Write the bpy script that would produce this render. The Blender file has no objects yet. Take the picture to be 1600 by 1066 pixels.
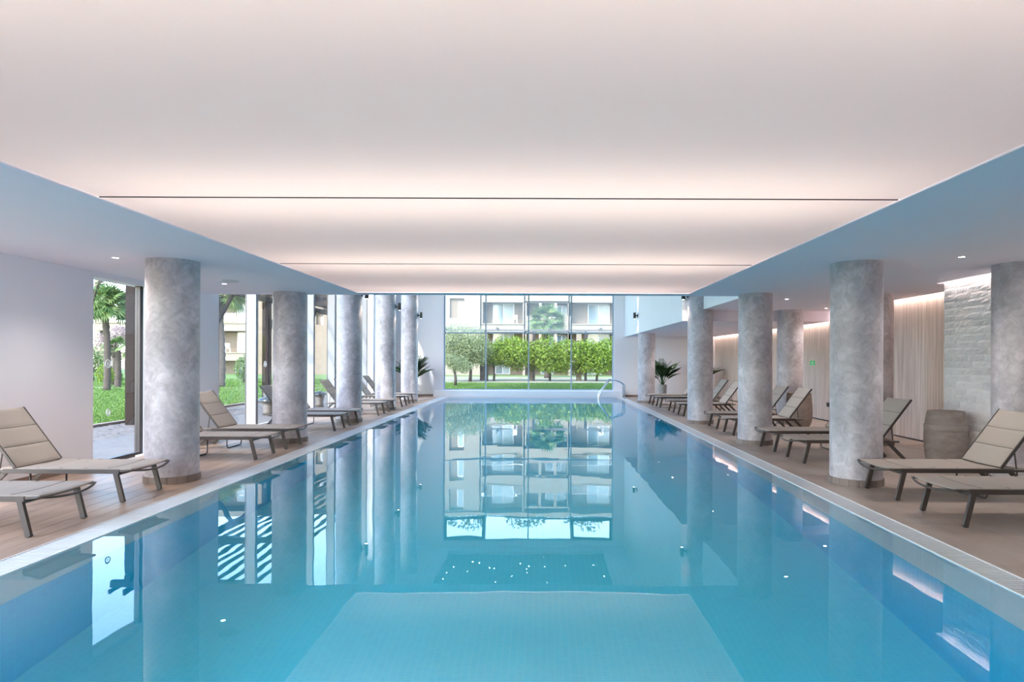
import bpy, math, random
import numpy as np
from mathutils import Vector, Matrix, Euler
random.seed(7); rng = np.random.default_rng(7)
C = bpy.context.scene.collection
sc = bpy.context.scene
PI = math.pi

# ------------------------------------------------------------------ camera, sky, sun, exposure
cd = bpy.data.cameras.new('camera'); cam = bpy.data.objects.new('camera', cd); C.objects.link(cam)
cd.sensor_width = 36; cd.lens = 980/1600*36
cd.shift_x = -45/1600; cd.shift_y = 29/1600
cd.clip_end = 400; cd.clip_start = 0.05
cam.matrix_world = Matrix.Translation((0, 0, 1.5)) @ Matrix.Rotation(PI/2, 4, 'X') @ Matrix.Rotation(0.0037, 4, 'Z')
sc.camera = cam
sc.view_settings.view_transform = 'Standard'; sc.view_settings.look = 'None'
sc.view_settings.gamma = 1; sc.view_settings.use_curve_mapping = False
sc.view_settings.exposure = 1.42
SUN_AZ = (-0.38, -0.925); SUN_EL = math.radians(42)
w = bpy.data.worlds.new('world'); sc.world = w; w.use_nodes = True
nt = w.node_tree; nt.nodes.clear()
sky = nt.nodes.new('ShaderNodeTexSky'); sky.sky_type = 'NISHITA'; sky.sun_disc = False
sky.sun_elevation = SUN_EL; sky.sun_rotation = math.atan2(SUN_AZ[0], SUN_AZ[1])
sky.air_density = 1.0; sky.dust_density = 1.2; sky.ozone_density = 1.5
bg = nt.nodes.new('ShaderNodeBackground'); bg.inputs[1].default_value = 0.66
wo = nt.nodes.new('ShaderNodeOutputWorld')
nt.links.new(sky.outputs[0], bg.inputs[0]); nt.links.new(bg.outputs[0], wo.inputs[0])
sl = bpy.data.lights.new('sun', 'SUN'); sl.energy = 1.8; sl.angle = math.radians(0.6); sl.color = (1.0, .95, .86)
so = bpy.data.objects.new('sun', sl); C.objects.link(so); so.location = (-20, -30, 30)
sd = Vector((SUN_AZ[0]*math.cos(SUN_EL), SUN_AZ[1]*math.cos(SUN_EL), math.sin(SUN_EL)))
so.rotation_euler = sd.to_track_quat('Z', 'Y').to_euler()
cy = sc.cycles
cy.max_bounces = 20; cy.diffuse_bounces = 14; cy.glossy_bounces = 6; cy.transmission_bounces = 12; cy.transparent_max_bounces = 24
cy.sample_clamp_indirect = 4.0; cy.use_denoising = True
cy.caustics_reflective = False; cy.blur_glossy = 0.0

def area(name, loc, size, power, color, rot=(0, 0, 0)):
    l = bpy.data.lights.new(name, 'AREA'); l.shape = 'RECTANGLE'; l.size, l.size_y = size
    l.energy = power; l.color = color
    o = bpy.data.objects.new(name, l); o.location = loc; o.rotation_euler = rot; C.objects.link(o)
    return o
# the lamps above the stretched, backlit ceiling: rows of tubes over each seam, and a soft overall layer
WARM = (1.0, .86, .78)
SEAMS = (-1.9, 1.4, 4.69, 7.94, 11.2)
for i, y in enumerate(SEAMS):
    area('ceiling_tube_light', (-.32, y, 3.35), (5.6, 1.2), 36, WARM)
for y in (-.25, 3.05, 6.3, 9.6):
    area('ceiling_tray_light', (-.32, y, 3.5), (5.8, 3.0), 10, (1.0, .92, .86))

# ------------------------------------------------------------------ helpers
def at(px, py, Y):
    """photograph pixel at depth Y -> world point"""
    hor = 562 + .0037*(px-845)
    return Vector(((px-845)*Y/980, Y, 1.5 - (py-hor)*Y/980))
def tag(o, label=None, cat=None, group=None, kind=None):
    if label: o['label'] = label
    if cat: o['category'] = cat
    if group: o['group'] = group
    if kind: o['kind'] = kind
    return o
class MB:
    def __init__(s): s.v = []; s.f = []; s.sm = []
    def add(s, v, f, smooth=False):
        n = len(s.v); s.v += [tuple(p) for p in v]; s.f += [tuple(i+n for i in q) for q in f]; s.sm += [smooth]*len(f); return s
    def box(s, x0, x1, y0, y1, z0, z1, M=None):
        v = [Vector((x, y, z)) for z in (z0, z1) for y in (y0, y1) for x in (x0, x1)]
        if M is not None: v = [M @ p for p in v]
        return s.add(v, [(0, 2, 3, 1), (4, 5, 7, 6), (0, 1, 5, 4), (2, 6, 7, 3), (0, 4, 6, 2), (1, 3, 7, 5)])
    def bar(s, a, b, w, h, up=(0, 0, 1)):
        a = Vector(a); b = Vector(b); d = (b-a); L = d.length; d.normalize()
        u = Vector(up); sx = d.cross(u)
        if sx.length < 1e-4: sx = d.cross(Vector((1, 0, 0)))
        sx.normalize(); u = sx.cross(d)
        v = [p + sx*i*w/2 + u*j*h/2 for p in (a, b) for j in (-1, 1) for i in (-1, 1)]
        return s.add(v, [(0, 2, 3, 1), (4, 5, 7, 6), (0, 1, 5, 4), (2, 6, 7, 3), (0, 4, 6, 2), (1, 3, 7, 5)])
    def tube(s, pts, r, n=8, caps=True):
        pts = [Vector(p) for p in pts]; m = len(pts)
        rs = r if isinstance(r, (list, tuple)) else [r]*m
        d0 = (pts[1]-pts[0]).normalized()
        ref = Vector((0, 0, 1)) if abs(d0.z) < .9 else Vector((1, 0, 0))
        a = d0.cross(ref).normalized(); v = []
        for i, p in enumerate(pts):
            if i == 0: d = pts[1]-p
            elif i == m-1: d = p-pts[i-1]
            else: d = (pts[i+1]-p).normalized() + (p-pts[i-1]).normalized()
            d.normalize(); a = (a - d*a.dot(d)).normalized(); b = d.cross(a)
            for k in range(n):
                t = 2*PI*k/n; v.append(p + (a*math.cos(t)+b*math.sin(t))*rs[i])
        f = [(i*n+k, i*n+(k+1) % n, (i+1)*n+(k+1) % n, (i+1)*n+k) for i in range(m-1) for k in range(n)]
        if caps: f += [tuple(range(n-1, -1, -1)), tuple((m-1)*n+k for k in range(n))]
        return s.add(v, f, True)
    def lathe(s, prof, cx=0, cy=0, n=32, a0=0, a1=2*PI, smooth=True):
        full = abs(a1-a0-2*PI) < 1e-6; k_ = n if full else n+1; m = len(prof)
        v = [(cx+r*math.cos(a0+(a1-a0)*k/n), cy+r*math.sin(a0+(a1-a0)*k/n), z) for r, z in prof for k in range(k_)]
        f = []
        for i in range(m-1):
            for k in range(n):
                k2 = (k+1) % k_
                f.append((i*k_+k, i*k_+k2, (i+1)*k_+k2, (i+1)*k_+k))
        return s.add(v, f, smooth)
    def build(s, name, mat, parent=None, bevel=0, loc=None, mesh=None):
        me = bpy.data.meshes.new(name); me.from_pydata(s.v, [], s.f); me.validate()
        if len(me.polygons) == len(s.sm): me.polygons.foreach_set('use_smooth', s.sm)
        if mat: me.materials.append(mat)
        me.update()
        o = bpy.data.objects.new(name, me); C.objects.link(o)
        if parent: o.parent = parent
        if loc: o.location = loc
        if bevel:
            b = o.modifiers.new('bevel', 'BEVEL'); b.width = bevel; b.segments = 2; b.limit_method = 'ANGLE'
        return o
def smooth_by_angle(o, deg=35):
    me = o.data; me.set_sharp_from_angle(angle=math.radians(deg))
def empty(name, loc=(0, 0, 0), rz=0, label=None, cat=None, group=None):
    o = bpy.data.objects.new(name, None); C.objects.link(o); o.location = loc; o.rotation_euler = (0, 0, rz); o.empty_display_size = .1
    return tag(o, label, cat, group)
def struct(o): o['kind'] = 'structure'; return o
def inst(src, name, parent=None, loc=(0, 0, 0), rot=(0, 0, 0), scale=None):
    o = src.copy(); o.name = name; C.objects.link(o); o.parent = parent; o.location = loc; o.rotation_euler = rot
    if scale: o.scale = scale
    return o
def copy_tree(o, parent=None, kids=None):
    c = o.copy(); C.objects.link(c); c.parent = parent
    for ch in kids[o]: copy_tree(ch, c, kids)
    return c
def kid_map(root):
    m = {}
    def rec(o):
        m[o] = list(o.children)
        for c in m[o]: rec(c)
    rec(root); return m

# ------------------------------------------------------------------ materials
def mat(name, col, rough=.6, metal=0, spec=.5, noise=None, bump=None, emit=None, coat=0, aniso=None):
    """noise=(scale, colour2, stretch) mottles the base colour; bump=(scale, strength, stretch)"""
    m = bpy.data.materials.new(name); m.use_nodes = True; n = m.node_tree; b = n.nodes['Principled BSDF']
    b.inputs['Base Color'].default_value = (*col, 1); b.inputs['Roughness'].default_value = rough
    b.inputs['Metallic'].default_value = metal; b.inputs['Specular IOR Level'].default_value = spec
    if coat: b.inputs['Coat Weight'].default_value = coat
    tc = None
    def coords(stretch, obj=True):
        t = n.nodes.new('ShaderNodeTexCoord'); mp = n.nodes.new('ShaderNodeMapping')
        n.links.new(t.outputs['Object' if obj else 'Generated'], mp.inputs[0]); mp.inputs['Scale'].default_value = stretch
        return mp.outputs[0]
    if noise:
        sc_, c2, st = noise
        t = n.nodes.new('ShaderNodeTexNoise'); t.inputs['Scale'].default_value = sc_; t.inputs['Detail'].default_value = 6; t.inputs['Roughness'].default_value = .62
        n.links.new(coords(st), t.inputs['Vector'])
        r = n.nodes.new('ShaderNodeValToRGB'); r.color_ramp.elements[0].position = .36; r.color_ramp.elements[1].position = .64
        r.color_ramp.elements[0].color = (*col, 1); r.color_ramp.elements[1].color = (*c2, 1)
        n.links.new(t.outputs['Fac'], r.inputs[0]); n.links.new(r.outputs[0], b.inputs['Base Color'])
    if bump:
        sc_, stg, st = bump
        t = n.nodes.new('ShaderNodeTexNoise'); t.inputs['Scale'].default_value = sc_; t.inputs['Detail'].default_value = 5
        n.links.new(coords(st), t.inputs['Vector'])
        bp = n.nodes.new('ShaderNodeBump'); bp.inputs['Strength'].default_value = stg; bp.inputs['Distance'].default_value = .02
        n.links.new(t.outputs['Fac'], bp.inputs['Height']); n.links.new(bp.outputs[0], b.inputs['Normal'])
    if emit:
        b.inputs['Emission Color'].default_value = (*emit[:3], 1); b.inputs['Emission Strength'].default_value = emit[3]
    return m
def varied(m, amount=.12, hue=.0):
    """vary brightness per object"""
    n = m.node_tree; b = n.nodes['Principled BSDF']; inp = b.inputs['Base Color']
    oi = n.nodes.new('ShaderNodeObjectInfo'); hs = n.nodes.new('ShaderNodeHueSaturation')
    mr = n.nodes.new('ShaderNodeMapRange'); mr.inputs['To Min'].default_value = 1-amount; mr.inputs['To Max'].default_value = 1+amount
    n.links.new(oi.outputs['Random'], mr.inputs[0]); n.links.new(mr.outputs[0], hs.inputs['Value'])
    if inp.is_linked: n.links.new(inp.links[0].from_socket, hs.inputs['Color'])
    else: hs.inputs['Color'].default_value = inp.default_value
    n.links.new(hs.outputs[0], inp); return m
S1 = (1, 1, 1)
plaster = mat('white_plaster', (.92, .90, .94), .75, bump=(90, .04, S1))
plaster_c = mat('ceiling_plaster', (.90, .85, .91), .8)
column_m = mat('polished_plaster', (.42, .39, .42), .42, noise=(2.2, (.65, .61, .645), (1, 1, .75)), bump=(7, .12, S1))
# a second, finer layer of cloudy trowel marks on the columns
def trowel(m):
    n = m.node_tree; b = n.nodes['Principled BSDF']; inp = b.inputs['Base Color']; src = inp.links[0].from_socket
    t = n.nodes.new('ShaderNodeTexNoise'); t.inputs['Scale'].default_value = 7; t.inputs['Detail'].default_value = 8; t.inputs['Distortion'].default_value = 1.6; t.inputs['Roughness'].default_value = .7
    tc = n.nodes.new('ShaderNodeTexCoord'); n.links.new(tc.outputs['Object'], t.inputs['Vector'])
    mr = n.nodes.new('ShaderNodeMapRange'); mr.inputs['From Min'].default_value = .35; mr.inputs['From Max'].default_value = .65; mr.inputs['To Min'].default_value = .80; mr.inputs['To Max'].default_value = 1.16
    mx = n.nodes.new('ShaderNodeMix'); mx.data_type = 'RGBA'; mx.blend_type = 'MULTIPLY'; mx.inputs[0].default_value = 1
    n.links.new(t.outputs['Fac'], mr.inputs[0]); n.links.new(src, mx.inputs[6]); n.links.new(mr.outputs[0], mx.inputs[7]); n.links.new(mx.outputs[2], inp)
trowel(column_m)
trim_m = varied(mat('trim_tile', (.25, .20, .18), .5), .14)
plank_m = varied(mat('wood_look_tile', (.40, .275, .20), .38, noise=(3.0, (.50, .36, .275), (5, .5, 1))), .10)
tile_m = varied(mat('taupe_floor_tile', (.40, .315, .26), .40, noise=(1.8, (.50, .41, .35), (1, .5, 1))), .05)
grout_m = mat('grout', (.30, .25, .22), .9)
grate_m = mat('grate_bar', (.74, .76, .78), .35)
grate_dark = mat('grate_channel', (.30, .32, .34), .5)
edge_m = mat('white_edge', (.86, .87, .88), .4)
wood_m = varied(mat('grey_oak', (.52, .42, .36), .5, noise=(4, (.80, .68, .61), (9, 9, .22)), bump=(14, .1, (9, 9, .2))), .04)
stone_m = varied(mat('split_stone', (.88, .85, .85), .85, noise=(5, (.97, .95, .95), (1, 1, 1)), bump=(22, .7, (1, 1, 1.6))), .09)
panel_white = mat('white_cladding', (.90, .91, .92), .45)
dark_m = mat('black_skirting', (.03, .03, .03), .5)
skirt_m = mat('tan_skirting', (.26, .18, .14), .5)
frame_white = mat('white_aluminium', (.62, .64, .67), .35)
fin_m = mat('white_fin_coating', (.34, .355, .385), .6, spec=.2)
frame_dark = mat('dark_aluminium', (.045, .04, .045), .35, metal=.3)
pergola_m = mat('brown_steel', (.022, .016, .014), .9, spec=.1)
lamp_black = mat('black_lamp_housing', (.02, .022, .025), .4)
chrome = mat('stainless_steel', (.70, .72, .74), .12, metal=1)
fabric_m = mat('taupe_sling', (.40, .345, .30), .85, bump=(380, .15, S1))
seam_m = mat('sling_seam', (.17, .14, .12), .9)
rail_m = mat('taupe_powder_coat', (.065, .050, .045), .35)
pot_m = mat('clay_pot', (.26, .215, .19), .75, noise=(5, (.36, .30, .27), (1, 1, 2.2)), bump=(30, .12, S1))
pot_grey = mat('grey_pot', (.36, .34, .32), .8, noise=(12, (.46, .44, .42), S1))
leaf_dark = varied(mat('palm_leaf', (.035, .10, .03), .45), .3)
stem_m = mat('palm_stem', (.16, .20, .06), .6)
soil_m = mat('soil', (.06, .045, .03), .95)
led_m = mat('led', (1, 1, 1), emit=(1.0, .88, .76, 10.0))
lens_m = mat('lamp_lens', (1, 1, 1), emit=(1.0, .93, .85, 14.0))
ringwhite = mat('white_ring', (.8, .8, .8), .5)
exit_green = mat('exit_green', (.02, .40, .10), .5, emit=(.05, .8, .2, .12))
white_flat = mat('white_plastic', (.6, .61, .62), .5)

def node_mat(name):
    m = bpy.data.materials.new(name); m.use_nodes = True; n = m.node_tree; n.nodes.clear()
    return m, n, n.nodes.new('ShaderNodeOutputMaterial')
# stretched translucent ceiling foil, lit from above
foil_m, n, out = node_mat('backlit_foil')
tr = n.nodes.new('ShaderNodeBsdfTranslucent'); tr.inputs[0].default_value = (.82, .785, .755, 1)
df = n.nodes.new('ShaderNodeBsdfDiffuse'); df.inputs[0].default_value = (.80, .765, .745, 1)
mx = n.nodes.new('ShaderNodeMixShader'); mx.inputs[0].default_value = .5
n.links.new(tr.outputs[0], mx.inputs[1]); n.links.new(df.outputs[0], mx.inputs[2]); n.links.new(mx.outputs[0], out.inputs[0])
def glass(name, tint, haze=0):
    m, n, out = node_mat(name)
    t = n.nodes.new('ShaderNodeBsdfTransparent'); t.inputs[0].default_value = (*tint, 1)
    g = n.nodes.new('ShaderNodeBsdfGlossy'); g.inputs['Roughness'].default_value = .0
    lw = n.nodes.new('ShaderNodeLayerWeight'); lw.inputs[0].default_value = .5       # facing term, same on both sides of the pane
    pw = n.nodes.new('ShaderNodeMath'); pw.operation = 'POWER'; pw.inputs[1].default_value = 5; n.links.new(lw.outputs['Facing'], pw.inputs[0])
    fr = n.nodes.new('ShaderNodeMath'); fr.operation = 'MULTIPLY_ADD'; fr.inputs[1].default_value = .6; fr.inputs[2].default_value = .03; n.links.new(pw.outputs[0], fr.inputs[0])
    mx = n.nodes.new('ShaderNodeMixShader'); n.links.new(fr.outputs[0], mx.inputs[0]); n.links.new(t.outputs[0], mx.inputs[1]); n.links.new(g.outputs[0], mx.inputs[2])
    last = mx.outputs[0]
    if haze:
        d = n.nodes.new('ShaderNodeBsdfDiffuse'); d.inputs[0].default_value = (.9, .9, .9, 1)
        t2 = n.nodes.new('ShaderNodeBsdfTranslucent'); t2.inputs[0].default_value = (.9, .9, .9, 1)
        m3 = n.nodes.new('ShaderNodeMixShader'); m3.inputs[0].default_value = .75; n.links.new(d.outputs[0], m3.inputs[1]); n.links.new(t2.outputs[0], m3.inputs[2])
        m2 = n.nodes.new('ShaderNodeMixShader'); m2.inputs[0].default_value = haze
        n.links.new(last, m2.inputs[1]); n.links.new(m3.outputs[0], m2.inputs[2]); last = m2.outputs[0]
    n.links.new(last, out.inputs[0]); return m
glass_m = glass('window_glass', (.95, .97, .97))
glass_h = glass('hazed_window_glass', (.95, .97, .96), .10)
bglass = mat('balcony_door_glass', (.14, .19, .22), .08, spec=.8)
bglass2 = mat('curtained_door_glass', (.25, .30, .31), .2, spec=.7)
# water: clear refracting surface with faint ripples and blue absorption
water_m, n, out = node_mat('pool_water')
g = n.nodes.new('ShaderNodeBsdfGlass'); g.inputs['IOR'].default_value = 1.333; g.inputs['Roughness'].default_value = 0; g.inputs['Color'].default_value = (1, 1, 1, 1)
tc = n.nodes.new('ShaderNodeTexCoord'); nz = n.nodes.new('ShaderNodeTexNoise'); nz.inputs['Scale'].default_value = 1.1; nz.inputs['Detail'].default_value = 2
n.links.new(tc.outputs['Object'], nz.inputs['Vector'])
bp = n.nodes.new('ShaderNodeBump'); bp.inputs['Strength'].default_value = .16; bp.inputs['Distance'].default_value = .012
n.links.new(nz.outputs['Fac'], bp.inputs['Height']); n.links.new(bp.outputs[0], g.inputs['Normal'])
n.links.new(g.outputs[0], out.inputs['Surface'])
# mosaic
def mosaic(name, c1, c2, grout):
    m, n, out = node_mat(name)
    b = n.nodes.new('ShaderNodeBsdfPrincipled'); b.inputs['Roughness'].default_value = .3
    tc = n.nodes.new('ShaderNodeTexCoord'); 
    # choose the two axes that lie in the wall, from the geometry's own normal
    br = n.nodes.new('ShaderNodeTexBrick'); br.offset = 0; br.inputs['Scale'].default_value = 1; br.inputs['Brick Width'].default_value = .06; br.inputs['Row Height'].default_value = .03
    br.inputs['Mortar Size'].default_value = .0018; br.inputs['Color1'].default_value = (*c1, 1); br.inputs['Color2'].default_value = (*c2, 1); br.inputs['Mortar'].default_value = (*grout, 1); br.inputs['Bias'].default_value = 0
    geo = n.nodes.new('ShaderNodeNewGeometry'); sx = n.nodes.new('ShaderNodeSeparateXYZ'); n.links.new(geo.outputs['Normal'], sx.inputs[0])
    sp = n.nodes.new('ShaderNodeSeparateXYZ'); n.links.new(tc.outputs['Object'], sp.inputs[0])
    ab = n.nodes.new('ShaderNodeMath'); ab.operation = 'ABSOLUTE'; n.links.new(sx.outputs[2], ab.inputs[0])
    gt = n.nodes.new('ShaderNodeMath'); gt.operation = 'GREATER_THAN'; gt.inputs[1].default_value = .5; n.links.new(ab.outputs[0], gt.inputs[0])
    ad = n.nodes.new('ShaderNodeMath'); ad.operation = 'ADD'; n.links.new(sp.outputs[0], ad.inputs[0]); n.links.new(sp.outputs[1], ad.inputs[1])
    ca = n.nodes.new('ShaderNodeCombineXYZ'); n.links.new(ad.outputs[0], ca.inputs[0]); n.links.new(sp.outputs[2], ca.inputs[1])
    cb = n.nodes.new('ShaderNodeCombineXYZ'); n.links.new(sp.outputs[0], cb.inputs[0]); n.links.new(sp.outputs[1], cb.inputs[1])
    mv = n.nodes.new('ShaderNodeMix'); mv.data_type = 'VECTOR'; n.links.new(gt.outputs[0], mv.inputs[0]); n.links.new(ca.outputs[0], mv.inputs[4]); n.links.new(cb.outputs[0], mv.inputs[5])
    n.links.new(mv.outputs[1], br.inputs['Vector']); n.links.new(br.outputs['Color'], b.inputs['Base Color'])
    n.links.new(b.outputs[0], out.inputs[0]); return m
mosaic_blue = mosaic('blue_mosaic', (.001, .62, .94), (.003, .68, .96), (.02, .72, .96))
mosaic_floor = mosaic('pale_blue_mosaic', (.07, .79, .985), (.09, .81, .985), (.18, .85, .985))
mosaic_white = mat('white_pool_tile', (.96, .84, .83), .3)
# outdoors
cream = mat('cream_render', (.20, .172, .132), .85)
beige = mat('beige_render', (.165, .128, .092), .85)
lawn_m = mat('lawn', (.05, .11, .018), .95, noise=(.8, (.09, .16, .03), S1))
pale_m = mat('pale_ground', (.17, .175, .11), .95, noise=(1.0, (.21, .21, .145), S1))
blade_m = varied(mat('grass_blade', (.16, .36, .05), .8), .1)
path_m = mat('pale_path', (.22, .195, .16), .9, noise=(4, (.27, .24, .20), S1))
kerb_m = mat('kerb_stone', (.16, .125, .10), .9)
terrace_m = mat('terrace_stone', (.085, .078, .074), .8, noise=(3, (.11, .10, .095), S1))
paver_m = mat('paver', (.08, .07, .065), .85, noise=(6, (.14, .12, .11), S1))
bark = mat('bark', (.05, .04, .03), .95, bump=(30, .8, (1, 1, .3)))
bark_palm = mat('palm_bark', (.035, .027, .022), .95, noise=(14, (.09, .07, .055), (1, 1, 2)), bump=(20, 1.0, (1, 1, 3)))
def leafmat(name, c, c2):
    m = mat(name, c, .6); n = m.node_tree; b = n.nodes['Principled BSDF']
    g = n.nodes.new('ShaderNodeNewGeometry'); r = n.nodes.new('ShaderNodeValToRGB')
    r.color_ramp.elements[0].color = (*c, 1); r.color_ramp.elements[1].color = (*c2, 1)
    n.links.new(g.outputs['Random Per Island'], r.inputs[0]); n.links.new(r.outputs[0], b.inputs['Base Color'])
    b.inputs['Subsurface Weight'].default_value = 0
    # leaves let some light through
    out = [q for q in n.nodes if q.type == 'OUTPUT_MATERIAL'][0]
    t = n.nodes.new('ShaderNodeBsdfTranslucent'); n.links.new(r.outputs[0], t.inputs[0])
    mx = n.nodes.new('ShaderNodeMixShader'); mx.inputs[0].default_value = .35
    n.links.new(b.outputs[0], mx.inputs[1]); n.links.new(t.outputs[0], mx.inputs[2]); n.links.new(mx.outputs[0], out.inputs[0])
    return m
leaf_ficus = leafmat('bright_green_leaves', (.03, .09, .005), (.27, .38, .04))
leaf_olive = leafmat('grey_green_leaves', (.11, .15, .06), (.30, .34, .18))
leaf_mid = leafmat('mid_green_leaves', (.03, .09, .015), (.12, .21, .04))
leaf_pink = leafmat('pink_blossom', (.24, .16, .17), (.40, .31, .30))
leaf_fan = leafmat('palm_fan_leaves', (.045, .11, .02), (.18, .25, .07))

# ------------------------------------------------------------------ the room
XL, XR, YB, YN = -6.15, 7.10, 25.5, -5.0          # left wall, right wall, far wall, wall behind the camera
PX0, PX1, PY0, PY1 = -3.695, 3.08, .8, 25.1       # water
GX0, GX1 = -3.985, 3.33                           # outer edges of the gratings
ZS = 2.695                                        # soffit
def slab(name, boxes, m, parent=None):
    b = MB()
    for q in boxes: b.box(*q)
    o = b.build(name, m, parent)
    return o if parent else struct(o)
# floor slab (ring round the pool) and its tiles
floor = slab('floor', [(XL, GX0, YN, YB, -.30, -.012), (GX1, XR, YN, YB, -.30, -.012), (GX0, GX1, YN, PY0-.25, -.30, -.012)], grout_m)
def gap_tile(name, x0, x1, y0, y1, z, th, m, parent, g=.002, bev=.002):
    w, d = x1-x0-2*g, y1-y0-2*g
    key = (name, round(w, 4), round(d, 4), m.name)
    if key not in gap_tile.c:
        b = MB(); c = bev
        v = [(-w/2, -d/2, -th), (w/2, -d/2, -th), (w/2, d/2, -th), (-w/2, d/2, -th), (-w/2, -d/2, -c), (w/2, -d/2, -c), (w/2, d/2, -c), (-w/2, d/2, -c),
             (-w/2+c, -d/2+c, 0), (w/2-c, -d/2+c, 0), (w/2-c, d/2-c, 0), (-w/2+c, d/2-c, 0)]
        f = [(0, 1, 5, 4), (1, 2, 6, 5), (2, 3, 7, 6), (3, 0, 4, 7), (4, 5, 9, 8), (5, 6, 10, 9), (6, 7, 11, 10), (7, 4, 8, 11), (8, 9, 10, 11)]
        b.add(v, f); me = bpy.data.meshes.new(name); me.from_pydata(b.v, [], b.f); me.materials.append(m); gap_tile.c[key] = me
    o = bpy.data.objects.new(name, gap_tile.c[key]); C.objects.link(o); o.parent = parent; o.location = ((x0+x1)/2, (y0+y1)/2, z)
    return o
gap_tile.c = {}
nx = 11; wx = (GX0-XL)/nx
for i in range(nx):
    y = 3.4 - (i % 3)*.4; 
    while y < YB-.05:
        y1 = min(y+1.2, YB); gap_tile('plank', XL+i*wx, XL+(i+1)*wx, y, y1, 0, .012, plank_m, floor); y += 1.2
nx = 6; wx = (XR-GX1)/nx
for i in range(nx):
    y = 3.4 - (i % 2)*.6
    while y < YB-.05:
        y1 = min(y+1.2, YB); gap_tile('tile', GX1+i*wx, GX1+(i+1)*wx, y, y1, 0, .012, tile_m, floor, .0015); y += 1.2
# pool basin
PD = 2.0
basin = slab('trim_1', [(PX0-.30, PX0, PY0-.3, PY1+.1, -.62, -.035), (PX1, PX1+.25, PY0-.3, PY1+.1, -.62, -.035), (PX0, PX1, PY0-.3, PY0, -.62, -.035), (PX0, PX1, PY1, PY1+.1, -.62, -.01)], mosaic_white)
slab('wall_basin', [(PX0-.30, PX0, PY0-.3, PY1+.1, -PD-.2, -.62), (PX1, PX1+.25, PY0-.3, PY1+.1, -PD-.2, -.62), (PX0, PX1, PY0-.3, PY0, -PD-.2, -.62), (PX0, PX1, PY1, PY1+.1, -PD-.2, -.62)], mosaic_blue)
slab('floor_basin', [(PX0, PX1, PY0, PY1, -PD-.2, -PD)], mosaic_floor)
b = MB(); b.add([(PX0, PY0, -.004), (PX1, PY0, -.004), (PX1, PY1, -.004), (PX0, PY1, -.004)], [(0, 1, 2, 3)])
water = b.build('pool_water', water_m)
tag(water, 'still clear blue water filling the long pool, mirroring the far window', 'water', kind='stuff')
# underwater lamps added out of view in the near end wall to brighten the pool
for x, w_ in ((-2.2, 'left'), (-.3, 'middle'), (1.6, 'right')):
    e = empty('added_pool_lamp', (x, PY0+.004, -.75), 0, f'{w_} one of three added underwater lamps in the near end wall of the pool', 'pool lamp', 'added underwater pool lamps')
    q = MB().lathe([(.001, 0), (.11, 0), (.14, .02), (.15, .0)], n=28).build('ring', chrome, e); q.rotation_euler = (-PI/2, 0, 0)
    l = bpy.data.lights.new('added_pool_beam', 'AREA'); l.shape = 'DISK'; l.size = .2; l.energy = 8; l.color = (.55, .86, 1.0)
    o = bpy.data.objects.new('added_pool_beam', l); C.objects.link(o); o.parent = e; o.location = (0, .03, 0); o.rotation_euler = (PI/2, 0, 0)
# overflow gratings: ribbed bars in a channel
def grating(x0, x1, label):
    e = empty('overflow_grate', ((x0+x1)/2, 12.5, 0), 0, label, 'grate')
    b = MB(); b.box(x0+.012, x1-.012, PY0, PY1, -.035, -.022); o = b.build('channel_bed', grate_dark, e); o.location = (-(x0+x1)/2, -12.5, 0); b = MB(); b.box(x0-.0, x0+.012, PY0, PY1, -.035, .004); b.box(x1-.012, x1, PY0, PY1, -.035, .004)
    o = b.build('channel', edge_m, e); o.location = (-(x0+x1)/2, -12.5, 0)
    p = .036; proto = MB().box(x0+.014, x1-.014, -.010, .010, -.022, .0).build('bar', grate_m, e)
    proto.location = (-(x0+x1)/2, 3.6-12.5, 0)
    y = 3.6
    for k in range(299):
        y += p; q = inst(proto, 'bar', e, (-(x0+x1)/2, y-12.5, 0))
    r = MB(); y += p
    while y < PY1-.02: r.box(x0+.014, x1-.014, y-.010, y+.010, -.022, 0); y += p
    yy = 3.6-p
    while yy > PY0+.02: r.box(x0+.014, x1-.014, yy-.010, yy+.010, -.022, 0); yy -= p
    o = r.build('far_bar', grate_m, e); o.location = (-(x0+x1)/2, -12.5, 0); o['kind'] = 'stuff'
grating(GX0, PX0, 'white ribbed overflow grating along the left edge of the pool')
grating(PX1, GX1, 'white ribbed overflow grating along the right edge of the pool')
# sill at the pool's far end
slab('trim_2', [(-4.3, 3.30, PY1, YB, -.3, .245)], plaster).modifiers.new('b', 'BEVEL').width = .01

# walls
GZ = 5.9
slab('wall_left', [(XL-.25, XL, YN, -4.5, -.3, 3.65), (XL-.25, XL, -4.5, 6.4, 2.6, 3.65), (XL-.25, XL, -4.5, 6.4, -.3, .05), (XL-.25, XL, 6.4, 8.62, -.3, 3.65), (XL-.25, XL, 9.90, 11.98, -.3, 3.65), (XL-.25, XL, 8.62, 9.90, 2.62, 3.65),
                   (XL-.25, XL, 23.0, YB, -.3, 6.3), (XL-.25, XL, 11.7, 23.0, GZ, 6.3), (XL-.25, XL, 11.7, 11.98, 3.65, 6.3)], plaster)
slab('wall_back', [(XL-.25, -3.95, YB, YB+.25, -.3, 6.3), (2.96, XR+.25, YB, YB+.25, -.3, 6.3), (-3.95, 2.96, YB, YB+.25, -.3, .255), (-3.95, 2.96, YB, YB+.25, 5.88, 6.3)], plaster)
slab('wall_near', [(XL-.25, XR+.25, YN-.25, YN, -.3, 3.65)], plaster)
slab('wall_right', [(XR, XR+.25, YN, YB, -.3, 3.65)], plaster)
slab('ceiling_left', [(XL, -3.32, YN, 11.7, ZS, ZS+.08)], plaster_c)
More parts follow.
